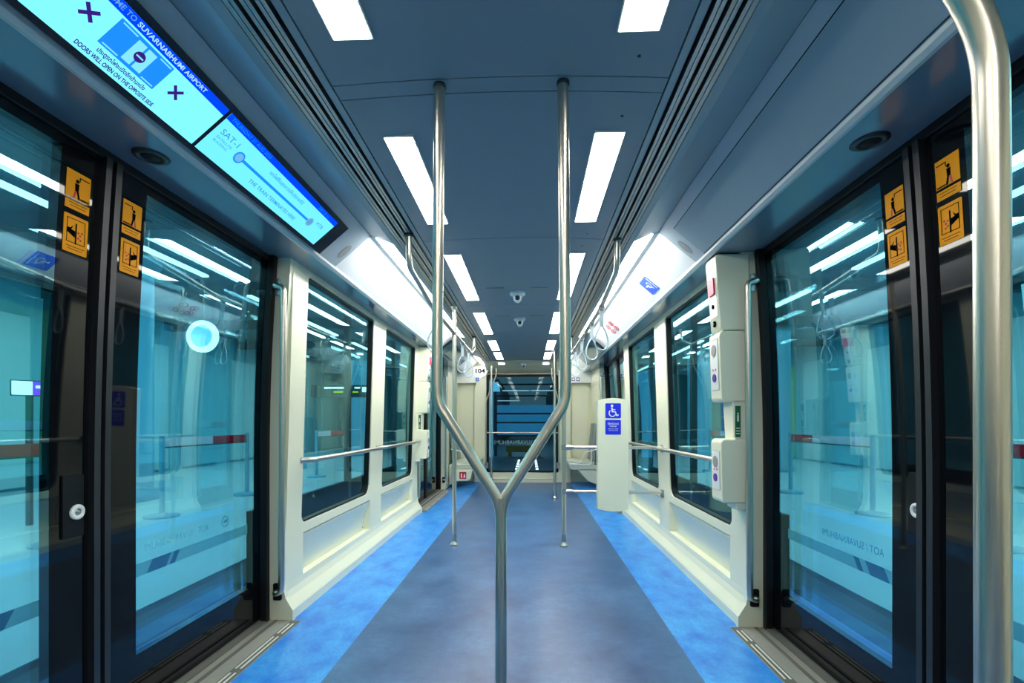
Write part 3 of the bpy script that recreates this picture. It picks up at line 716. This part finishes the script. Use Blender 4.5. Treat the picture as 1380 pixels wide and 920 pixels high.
# nearer screen
s1 = MB(); R3(s1, 0.90, 0.020, 1.468, 0.181, 0.0, 0); R3(s1, 0.90, 0.155, 1.468, 0.181, 0.0005, 1); scr1 = s1.build('screen', ['scr', 'scrblue'], root); scr1['label'] = 'lit cyan screen with closed door diagram'
g = MB()
R3(g, 1.10, 0.067, 1.265, 0.150, 0.001, 0)
for a, b in ((1.108, 1.150), (1.222, 1.259)): R3(g, a, 0.142, b, 0.1455, 0.0016, 1); R3(g, a, 0.0715, b, 0.075, 0.0016, 1)
R3(g, 1.157, 0.076, 1.182, 0.141, 0.0016, 1); R3(g, 1.188, 0.076, 1.214, 0.141, 0.0016, 1)
g.slab([circ(1.186, 0.1085, 0.0145, 28)], DP, 0.0020, 0.0023, 2); R3(g, 1.176, 0.1065, 1.196, 0.1105, 0.0026, 1)
for cu in (1.050, 1.315):
    for q in (-1, 1):
        a = q * PI / 4; L_, w_ = 0.022, 0.0044
        pts = [(cu + x * math.cos(a) - y * math.sin(a), 0.1045 + x * math.sin(a) + y * math.cos(a)) for x, y in ((-L_, -w_), (L_, -w_), (L_, w_), (-L_, w_))]
        g.slab([pts], DP, 0.001 + 0.0003 * q, 0.0013 + 0.0003 * q, 2)
g.build('door_diagram', ['scrmid', 'scrpale', 'scrink'], scr1)
U = (0, 1, 0); V = (e[0], 0, e[1])
def dtext(t, u0, u1, v0, v1, mat, par, bold=0.0): lettering('lettering', t, DP(u0, v0, 0.0012), U, V, u1 - u0, v1 - v0, mat, par, 0.0, bold)
dtext('WELCOME TO', 1.000, 1.122, 0.162, 0.1755, 'scrgrey', scr1, 0.01)
dtext('SUVARNABHUMI AIRPORT', 1.130, 1.372, 0.162, 0.1755, 'scrtxt', scr1, 0.02)
dtext('ประตูรถไฟจะเปิดอีกด้านหนึ่ง', 1.112, 1.252, 0.044, 0.062, 'scrink', scr1, 0.03)
dtext('DOORS WILL OPEN ON THE OPPOSITE SIDE', 1.070, 1.298, 0.0275, 0.040, 'scrink', scr1, 0.035)
# farther screen
s2 = MB(); R3(s2, 1.482, 0.020, 2.320, 0.181, 0.0, 0); R3(s2, 1.482, 0.156, 2.320, 0.181, 0.0005, 1); scr2 = s2.build('screen', ['scr2', 'scrblue'], root); scr2['label'] = 'lit cyan screen with route line between two stops'
g = MB(); R3(g, 1.635, 0.0850, 2.16, 0.0960, 0.001, 0)
for cu, mi in ((1.628, 1), (2.162, 2)):
    g.slab([circ(cu, 0.0905, 0.0225, 28)], DP, 0.0014, 0.0017, 0 if mi == 1 else 1); g.slab([circ(cu, 0.0905, 0.0165, 28)], DP, 0.0020, 0.0023, mi)
g.build('route_line', ['scrmid', 'scrdot', 'scrgrey'], scr2)
dtext('THURSDAY 31 AUG 2023', 1.498, 1.725, 0.163, 0.176, 'scrmid', scr2)
dtext('20:15 น.', 2.13, 2.24, 0.163, 0.176, 'scrmid', scr2)
dtext('SAT-1', 1.505, 1.592, 0.108, 0.129, 'scrgtxt', scr2)
dtext('SATELLITE', 1.505, 1.580, 0.090, 0.099, 'scrgtxt', scr2)
dtext('BUILDING', 1.505, 1.572, 0.075, 0.084, 'scrgtxt', scr2)
dtext('MTB', 2.205, 2.265, 0.100, 0.118, 'scrgtxt', scr2)
dtext('รถไฟสิ้นสุดการให้บริการที่นี่', 1.775, 2.035, 0.118, 0.141, 'scrmid', scr2, 0.01)
dtext('THE TRAIN TERMINATES HERE', 1.735, 2.075, 0.046, 0.062, 'scrgtxt', scr2, 0.01)

def CP(u, v, d):          # right cove plane
    return (1.010 - v * e[0] - nd.x * d, u, 1.932 + v * e[1] + nd.z * d)
root = thing('access_hatch', (0.93, 1.4, 2.0), 'long flat grey access hatch with dark seams above the near right door', 'access hatch')
m = MB(); m.slab([rect(0.40, 0.004, 2.52, 0.212)], CP, -0.004, 0.0022); m.build('seam', 'slot', root)
m = MB(); m.slab([rect(0.404, 0.0075, 2.516, 0.2085)], CP, 0.0, 0.004); m.build('panel', 'hatch', root)
# perforated oval speaker patches in the coves
for s, side in ((-1, 'left'), (1, 'right')):
    P = (lambda u, v, d: (-CP(u, v, d)[0], CP(u, v, d)[1], CP(u, v, d)[2])) if s < 0 else CP
    m = MB(); m.slab([circ(2.60, 0.10, 0.028, 24, 0.05)], P, 0.0, 0.0015); o = m.build('perforated_patch', 'mesh')
    tag(o, 'oval perforated grey patch on the %s cove next to the window bay' % side, 'vent', 'oval perforated patches')
# dark displays over the far doors
for s, side in ((-1, 'left'), (1, 'right')):
    P = (lambda u, v, d: (-CP(u, v, d)[0], CP(u, v, d)[1], CP(u, v, d)[2])) if s < 0 else CP
    root = thing('dark_display', (s * 0.93, 6.5, 2.0), 'long dark screen on the cove above the far %s door' % side, 'display screen')
    m = MB(); m.slab([rrect(5.75, 0.012, 7.30, 0.20, 0.004)], P, -0.002, 0.024); m.build('bezel', 'bezel', root)
    m = MB(); m.slab([rect(5.78, 0.022, 7.27, 0.19)], P, 0.0242, 0.0255); m.build('screen', 'offscr', root)
# cove stickers
m = MB(); m.slab([rrect(3.26, 0.045, 3.43, 0.175, 0.006)], CP, 0.0, 0.0012, 0)
Fq = lambda u, v, d: CP(3.345 + (v - 0), 0.11 - (u - 0), d)
wheelchair(m, Fq, 0.0, 0.0, 0.10, 0.0016, 1)
m.slab([rect(3.275, 0.055, 3.283, 0.165)], CP, 0.0012, 0.0018, 1)
tag(m.build('wheelchair_cove_sticker', ['blue2', 'white']), 'blue wheelchair sticker on the white cove above the nearer right window', 'sticker')
def ban(P, u, v, nm, lab, par=None):
    m = MB(); m.slab([circ(u, v, 0.060, 24, 0.030), circ(u, v, 0.046, 24, 0.022)], P, 0.0, 0.0012, 0)
    a = 0.004; m.slab([[(u - 0.038, v + 0.018 - a), (u - 0.038 + a, v + 0.018), (u + 0.038, v - 0.018 + a), (u + 0.038 - a, v - 0.018)]], P, 0.0014, 0.002, 0)
    m.slab([rect(u - 0.010, v - 0.012, u + 0.010, v + 0.012)], P, 0.0, 0.0009, 1)
    return tag(m.build(nm, ['red', 'ink']), lab, 'sticker', 'round prohibition stickers')
k = 0
for u in (4.73, 4.89):
    for v in (0.075, 0.145):
        ban(CP, u, v, 'prohibition_sticker', 'small red and white ban sticker on the right cove, %s %s of four' % (('nearer', 'farther')[u > 4.8], ('lower', 'upper')[v > 0.1]))
# markings on the white coves of the seat bays
o = thing('car_number_marking', (-0.70, 8.29, 1.96), 'black car number 104 over a small blue sticker on the front left cove end', 'marking')
m = MB(); m.slab([[(-1.20, 1.74), (-0.86, 1.74), (-0.66, 1.88), (-0.58, 2.03), (-1.20, 2.03)]], FY(8.285), 0.0, 0.014); m.build('plate', 'white', o)
lettering('lettering', '104', (-0.845, 8.2835, 1.912), (1, 0, 0), (0, 0, 1), 0.165, 0.078, 'ink', o, 0.0, 0.03)
m = MB(); m.slab([rrect(-0.845, 1.775, -0.785, 1.835, 0.005)], FY(8.284), -0.002, 0.0, 0); wheelchair(m, FY(8.284), -0.812, 1.805, 0.05, -0.003, 1); m.build('sticker', ['blue2', 'white'], o)
o = thing('no_smoking_marking', (0.80, 8.29, 1.85), 'pair of pale violet square stickers on the front right cove end', 'marking')
m = MB(); m.slab([[(1.20, 1.74), (0.82, 1.74), (0.62, 1.88), (0.54, 2.03), (1.20, 2.03)]], FY(8.285), 0.0, 0.014); m.build('plate', 'white', o)
m = MB()
for xx in (0.83, 0.91):
    m.slab([rect(xx, 1.77, xx + 0.055, 1.83)], FY(8.283), 0.0, 0.002, 0); m.slab([circ(xx + 0.0275, 1.80, 0.02, 16)], FY(8.2815), 0.0, 0.001, 1)
m.build('sticker', ['violet', 'white'], o)

# ---- seats in the front bay
def seat(s, side):
    root = thing('side_bench_seat', (s * 0.98, 7.85, 0.0), 'pale moulded side seat with grey back and armrest in the front %s corner' % side, 'seat')
    y0, y1 = 7.60, 8.27
    def Pz(pts, a, b, name, mat, bev=0.012, par=root):
        m = MB(); m.slab([pts], lambda u, v, d: (s * u, d, v), a, b); return m.build(name, mat, par, bevel=bev, seg=3)
    for k in range(2):
        a, b = (y0, y0 + 0.325) if k == 0 else (y0 + 0.345, y1)
        Pz([(0.70, 0.405), (0.715, 0.385), (1.12, 0.375), (1.14, 0.42), (1.11, 0.425), (0.95, 0.42), (0.76, 0.437), (0.71, 0.43)], a, b, 'seat', 'seat')
        Pz([(1.10, 0.44), (1.135, 0.43), (1.205, 1.02), (1.175, 1.04), (1.16, 1.03)], a, b, 'backrest', 'seatback')
    Pz([(0.74, 0.30), (1.20, 0.30), (1.20, 0.376), (0.72, 0.382)], y0, y1, 'seat_frame', 'seat')
    Pz([(1.02, 0.12), (1.20, 0.04), (1.20, 0.30), (0.86, 0.30)], y0 + 0.02, y1 - 0.02, 'support', 'seat')
    for yy in (y0 - 0.012,):
        m = MB(); m.tube(fillet([(s * 0.74, yy, 0.385), (s * 0.90, yy, 0.40), (s * 0.98, yy, 0.58), (s * 1.17, yy, 0.62)], 0.05, 6), 0.009, 12); m.build('armrest', 'white', root)
    m = MB(); m.tube(fillet([(s * 0.74, y0 - 0.012, 0.375), (s * 1.08, y0 - 0.012, 0.375), (s * 1.08, y0 - 0.012, 0.62)], 0.04, 6), 0.009, 12); m.build('side_loop', 'white', root)
seat(-1, 'left'); seat(1, 'right')
o = thing('extinguisher_sign', (-0.97, 7.44, 0.22), 'small red fire extinguisher sign on the pale box under the front left seat', 'sign')
m = MB(); m.slab([[(-1.14, 0.30), (-1.10, 0.16), (-1.05, 0.13), (-0.88, 0.13), (-0.84, 0.16), (-0.80, 0.30)]], FY(7.46), 0.0, 0.10); m.build('box', 'cream2', o)
m = MB(); m.slab([rect(-1.01, 0.16, -0.90, 0.27)], FY(7.458), 0.0, 0.002, 0)
m.slab([rrect(-0.985, 0.175, -0.965, 0.245, 0.006)], FY(7.456), 0.0, 0.001, 1); m.slab([[(-0.945, 0.18), (-0.915, 0.18), (-0.915, 0.21), (-0.93, 0.245), (-0.94, 0.21)]], FY(7.456), 0.0, 0.001, 1)
m.build('sign_plate', ['red', 'white'], o)

# ------------------------------------------------------------------ station outside
Y0, Y1 = -4.0, 22.0
for s, side in ((-1, 'left'), (1, 'right')):
    m = MB(); m.box(s * 2.10, s * 8.0, Y0, Y1, -0.2, 0.0, 0); m.box(s * 1.52, s * 2.02, Y0, Y1, -0.2, 0.0, 1); m.box(s * 2.02, s * 2.10, Y0, Y1, -0.2, -0.005, 2)
    m.box(s * 1.60, s * 1.72, Y0, Y1, -0.01, 0.004, 3); m.box(s * 1.37, s * 1.52, Y0, Y1, -0.9, -0.85, 2)  # blue light along the platform edge, put into the colour of a strip
    struct(m.build('floor', ['hfloor', 'hedge', 'hblack', 'hblue']))
    m = MB(); m.box(s * 1.5, s * 8.0, Y0, Y1, 3.25, 3.4, 0)
    for k in range(9): m.box(s * 1.6, s * 7.9, Y0 + 1.0 + k * 2.6, Y0 + 1.2 + k * 2.6, 3.05, 3.25, 0)
    struct(m.build('ceiling', ['hceil']))
    m = MB(); m.box(s * 7.8, s * 7.9, Y0, Y1, 0.0, 3.3, 0)
    yy = Y0
    k = 0
    while yy < Y1 - 1:
        w = random.uniform(0.5, 1.5); mt = (1, 2, 1, 0)[k % 4]
        m.box(s * 7.74, s * 7.8, yy, yy + w, 0.05, 2.7, mt); yy += w + random.uniform(0.15, 0.6); k += 1
    struct(m.build('wall_far_' + side, ['hwall', 'hwall2', 'hgreen']))
    m = MB(); m.box(s * 1.4, s * 8, Y1 - 0.1, Y1, 0, 3.3); m.box(s * 1.4, s * 8, Y0, Y0 + 0.1, 0, 3.3); struct(m.build('wall_hall_end', 'hwall'))
    # platform screen doors
    X = s * 1.44
    root = thing('platform_screen_door', (X, 3.0, 0.0), 'glazed platform screen with frosted band outside the %s side of the train' % side, 'platform screen', 'platform screens')
    m = MB()
    posts = [-2.0, 0.40, 2.74, 3.98, 5.36, 7.55, 9.0, 11.0, 13.0, 15.0, 17.0]
    m.box(s * 1.43, s * 1.50, Y0, Y1, 2.15, 2.6)
    for p in posts:
        m.box(s * 1.43, s * 1.47, p - 0.03, p + 0.03, 0.0, 2.2)
    m.build('frame', 'hsign', root)
    m = MB()
    for a, b in ((-2.0, 0.52), (2.56, 5.42), (7.44, 17.0)): m.box(s * 1.435, s * 1.465, a, b, -0.3, 0.56)
    m.build('lower_panel', 'hblack', root)
    m = MB(); m.box(s * 1.448, s * 1.452, Y0, Y1, 0.02, 2.15); m.build('glass', 'psdglass', root)
    m = MB()
    for a, b in ((0.55, 2.53), (5.45, 7.41)):
        m.box(s * 1.442, s * 1.446, a, b, 0.445, 0.495, 0)
        for t in (0.55, 0.68, 1.30, 1.42) if s < 0 else (0.5, 0.62, 1.28, 1.42):
            w = 0.10 if (t > 0.6 and t < 1.4) else 0.03
            m.slab([[(a + t, 0.445), (a + t + w, 0.445), (a + t + w + 0.03, 0.495), (a + t + 0.03, 0.495)]], lambda u, v, d: (s * d, u, v), 1.4405, 1.4418, 1)
    m.build('frosted_band', ['frost', 'frostb'], root)['label'] = 'frosted band with slanted blue dashes'
    # mirrored writing, as seen from behind
    o_ = (X - s * 0.003, 2.06 if s < 0 else 1.80, 0.535)
    lettering('lettering', 'AOT / SUVARNABHUMI', (s * 1.4415, 2.22, 0.535) if s < 0 else (s * 1.4415, 1.86, 0.535), (0, -1, 0) if s < 0 else (0, 1, 0), (0, 0, 1), 0.38, 0.030, 'frost' if s < 0 else 'frostb', root)
    m = MB(); yc_ = 2.34 if s < 0 else 1.79
    m.slab([circ(yc_, 0.552, 0.028, 24), circ(yc_, 0.552, 0.022, 24)], lambda u, v, d: (s * d, u, v), 1.4405, 1.4415)
    m.slab([[(yc_ - 0.018, 0.545), (yc_ + 0.018, 0.545), (yc_ + 0.01, 0.565), (yc_ - 0.004, 0.556)]], lambda u, v, d: (s * d, u, v), 1.4405, 1.4415)
    m.build('round_emblem', 'frost' if s < 0 else 'frostb', root)
    # hall lights, columns, barriers
    n = 0
    for x in (4.3,):
        for k in range(5):
            y = -1.5 + k * 4.4
            m = MB(); m.box(s * (x - 0.04), s * (x + 0.04), y, y + 3.4, 3.02, 3.05)
            tag(m.build('hall_light', 'hlight'), 'thin station ceiling light outside the %s windows, %s from the camera' % (side, ('nearest', 'second', 'third', 'fourth', 'farthest')[k]), 'light', 'station hall lights')
    for k, y in enumerate((1.2, 6.2, 10.6, 15.0)):
        m = MB(); m.lathe((s * 5.4, y, 0), (0, 0, 1), [(0, 0), (0.42, 0), (0.42, 0.12), (0.36, 0.14), (0.36, 3.1), (0.45, 3.2), (0.45, 3.25)], 28)
        tag(m.build('hall_column', 'hcol'), 'round blue station column outside the %s windows, %s from the camera' % (side, ('nearest', 'second', 'third', 'farthest')[k]), 'column', 'station columns')
    if s < 0: segs = ((3.0, 3.95), (5.15, 6.75), (9.0, 10.4))
    else: segs = ((3.0, 4.1), (5.55, 7.25), (9.0, 10.4))
    for k, (a, b) in enumerate(segs):
        x = s * 4.0
        root = thing('belt_barrier', (x, a, 0), 'red and white belt barrier in the hall outside the %s doors, %s from the camera' % (side, ('nearest', 'second', 'farthest')[k]), 'barrier', 'belt barriers')
        for yy in (a, b):
            m = MB(); m.tube([(x, yy, 0.03), (x, yy, 0.90)], 0.028, 14); m.build('post', 'hcol', root)
            m = MB(); m.lathe((x, yy, 0), (0, 0, 1), [(0, 0), (0.17, 0), (0.17, 0.02), (0.03, 0.05)], 24); m.build('base', 'hcol', root)
        m = MB()
        if s > 0: m.box(x - 0.004, x + 0.004, b - 0.55, b, 0.775, 0.875, 0); m.box(x - 0.004, x + 0.004, a, b - 0.55, 0.775, 0.875, 1)
        else: m.box(x - 0.004, x + 0.004, a, b - 0.75, 0.775, 0.875, 1); m.box(x - 0.004, x + 0.004, b - 0.75, b, 0.775, 0.875, 0)
        m.box(x - 0.005, x + 0.005, a, b, 0.760, 0.775, 2)
        m.build('belt', ['hred', 'hwhite', 'hsign'], root)
# left hall: glowing round sign, monitor, direction sign
root = thing('round_lit_sign', (-5.0, 7.26, 2.40), 'glowing round white sign hanging in the hall outside the left door', 'sign')
m = MB(); m.lathe((-4.96, 7.20, 2.38), (0, -1, 0), [(0.0, 0), (0.245, 0), (0.245, 0.05), (0.17, 0.055), (0.17, 0.052)], 40); m.build('rim', 'hring', root)
m = MB(); m.lathe((-4.96, 7.20, 2.38), (0, -1, 0), [(0.17, 0.052), (0.0, 0.056)], 32); m.build('face', 'hdisc', root)
m = MB(); m.tube([(-4.96, 7.20, 2.66), (-4.96, 7.20, 3.25)], 0.02, 10); m.build('hanger', 'hsign', root)
root = thing('hall_monitor', (-5.0, 4.68, 1.4), 'small lit white and violet monitor in the hall outside the nearest left door leaf', 'monitor')
Fm = lambda u, v, d: (-5.0 + 0.64 * u + 0.77 * d, 4.68 + 0.77 * u - 0.64 * d, v)
m = MB(); m.slab([rect(-0.15, 1.32, 0.17, 1.48)], Fm, -0.04, 0.0); m.build('casing', 'hsign', root)
m = MB(); m.slab([rect(-0.14, 1.33, 0.01, 1.47)], Fm, 0.0, 0.003, 0); m.slab([rect(0.01, 1.33, 0.16, 1.47)], Fm, 0.0, 0.003, 1); m.slab([rect(0.03, 1.40, 0.12, 1.43)], Fm, 0.003, 0.004, 0); m.build('screen', ['hmon', 'hmon2'], root)
m = MB(); m.tube([(-5.02, 4.68, 0), (-5.02, 4.68, 1.33)], 0.03, 12); m.build('stand', 'hsign', root)
root = thing('direction_sign', (-5.0, 12.5, 1.95), 'dark hanging direction sign with lit arrows outside the nearer left window', 'sign')
Fs = lambda u, v, d: (-5.6 + u, 12.2 - d, v)
m = MB(); m.slab([rect(0.0, 1.70, 1.9, 2.02)], Fs, -0.06, 0.0); m.build('board', 'hsign', root)
m = MB()
for a, b, c, dd, mi in ((0.35, 1.93, 0.9, 1.97, 0), (0.6, 1.82, 0.85, 1.86, 1), (1.15, 1.93, 1.3, 1.97, 0), (1.1, 1.82, 1.25, 1.86, 1), (1.35, 1.84, 1.5, 1.97, 0), (1.58, 1.87, 1.72, 1.94, 0)): m.slab([rect(a, b, c, dd)], Fs, 0, 0.004, mi)
m.build('symbols', ['hlit', 'hyel'], root)
m = MB(); m.tube([(-5.3, 12.23, 2.0), (-5.3, 12.23, 3.25)], 0.02, 8); m.tube([(-4.0, 12.23, 2.0), (-4.0, 12.23, 3.25)], 0.02, 8); m.build('hanger', 'hsign', root)

# ------------------------------------------------------------------ guideway ahead of the end window
m = MB(); m.box(-1.3, 1.3, 8.6, 34, -0.1, 0.0, 0)
struct(m.build('floor', 'tbed'))
m = MB(); m.box(-1.42, -1.3, 8.6, 34, -0.6, 3.0); m.box(1.3, 1.42, 8.6, 34, -0.6, 3.0); struct(m.build('wall_guideway', 'tun'))
root = thing('gantry', (0, 15, 0), 'dark steel gantry with blue lit cross beams across the track beyond the end window', 'gantry')
m = MB()
for z in (2.22, 1.86, 1.30, 1.02, 0.60): m.box(-0.95, 1.0, 14.9, 15.0, z, z + 0.05)
m.box(-1.0, -0.92, 14.9, 15.0, -0.5, 2.6); m.box(0.95, 1.03, 14.9, 15.0, -0.5, 2.6); m.build('beams', 'tbeam', root)
m = MB(); m.box(-0.92, 0.95, 15.05, 15.08, 0.66, 1.60, 0); m.box(-0.75, 0.1, 14.88, 14.9, 2.03, 2.06, 1); m.box(0.15, 0.85, 14.88, 14.9, 2.03, 2.06, 1)
m.box(-0.9, -0.2, 14.88, 14.9, 1.72, 1.74, 1); m.build('lit_panels', ['tlit', 'tline'], root)
root = thing('curved_lit_column', (-1.0, 13, 0), 'bright cyan lit column left of the gantry beyond the end window', 'column')
m = MB(); m.slab([[(-1.28, -0.4), (-1.02, -0.4), (-1.02, 2.0), (-0.80, 2.0), (-0.84, 2.22), (-1.0, 2.32), (-1.28, 2.35)]], FY(14.4), 0, 0.2); m.build('column', 'tlit2', root)
root = thing('track_glow_block', (0, 20, 0), 'dim yellow block in place of a glow across the track beyond the end window', 'barrier')
m = MB(); m.box(-0.62, 0.50, 14.6, 14.8, 0.14, 0.33); m.box(-0.55, -0.45, 14.6, 14.8, 0.0, 0.14); m.box(0.33, 0.43, 14.6, 14.8, 0.0, 0.14); m.build('body', 'tyel', root)  # yellowish glow low over the track, given as a solid coloured block
for k, x in enumerate((-0.19, 0.27)):
    m = MB()
    for q in range(5): m.box(x - 0.028, x + 0.028, 10.6 + q * 0.6, 10.85 + q * 0.6, 0.0, 0.01)
    tag(m.build('track_marks', 'hlit'), 'row of small white marks on the track beyond the end window, %s row' % ('left', 'right')[k], 'marks', 'white track marks')
lettering('lettering', 'AOT / SUVARNABHUMI', (0.42, YE + 0.034, 0.66), (-1, 0, 0), (0, 0, 1), 0.95, 0.07, 'frost', w5)

# ------------------------------------------------------------------ lights
def area(name, loc, rot, sx, sy, power, col):
    l = bpy.data.lights.new(name, 'AREA'); l.shape = 'RECTANGLE'; l.size = sx; l.size_y = sy; l.energy = power; l.color = col
    o = bpy.data.objects.new(name, l); COL.objects.link(o); o.location = loc; o.rotation_euler = rot; return o
for s in (-1, 1):
    area('hall_lamp', (s * 4.6, 5.0, 3.0), (0, 0, 0), 4.5, 22.0, 340, (0.75, 0.97, 1.0))
area('guideway_lamp', (0, 20.0, 2.9), (0, 0, 0), 1.6, 10.0, 25, (0.4, 0.8, 1.0))
w = bpy.data.worlds.new('World'); SC.world = w; w.use_nodes = True
w.node_tree.nodes['Background'].inputs[0].default_value = (0.10, 0.32, 0.45, 1); w.node_tree.nodes['Background'].inputs[1].default_value = 0.15

# ------------------------------------------------------------------ camera
f = 640.0
cam = bpy.data.cameras.new('Camera'); co = bpy.data.objects.new('Camera', cam); COL.objects.link(co)
cam.sensor_fit = 'HORIZONTAL'; cam.sensor_width = 36.0; cam.lens = 36.0 * f / 1380.0
cam.shift_y = 109.0 / 1380.0; cam.clip_start = 0.02; cam.clip_end = 200
co.location = (0.09, 0.0, 1.05); co.rotation_euler = (PI / 2, 0, math.atan(23.0 / 640.0))
SC.camera = co
SC.view_settings.view_transform = 'Standard'; SC.view_settings.look = 'None'; SC.view_settings.gamma = 1.0
SC.view_settings.use_curve_mapping = False; SC.view_settings.exposure = 0.62
SC.cycles.use_denoising = True
SC.cycles.max_bounces = 10; SC.cycles.diffuse_bounces = 4; SC.cycles.glossy_bounces = 6; SC.cycles.transparent_max_bounces = 16
SC.cycles.sample_clamp_indirect = 6.0; SC.cycles.caustics_reflective = False; SC.cycles.caustics_refractive = False
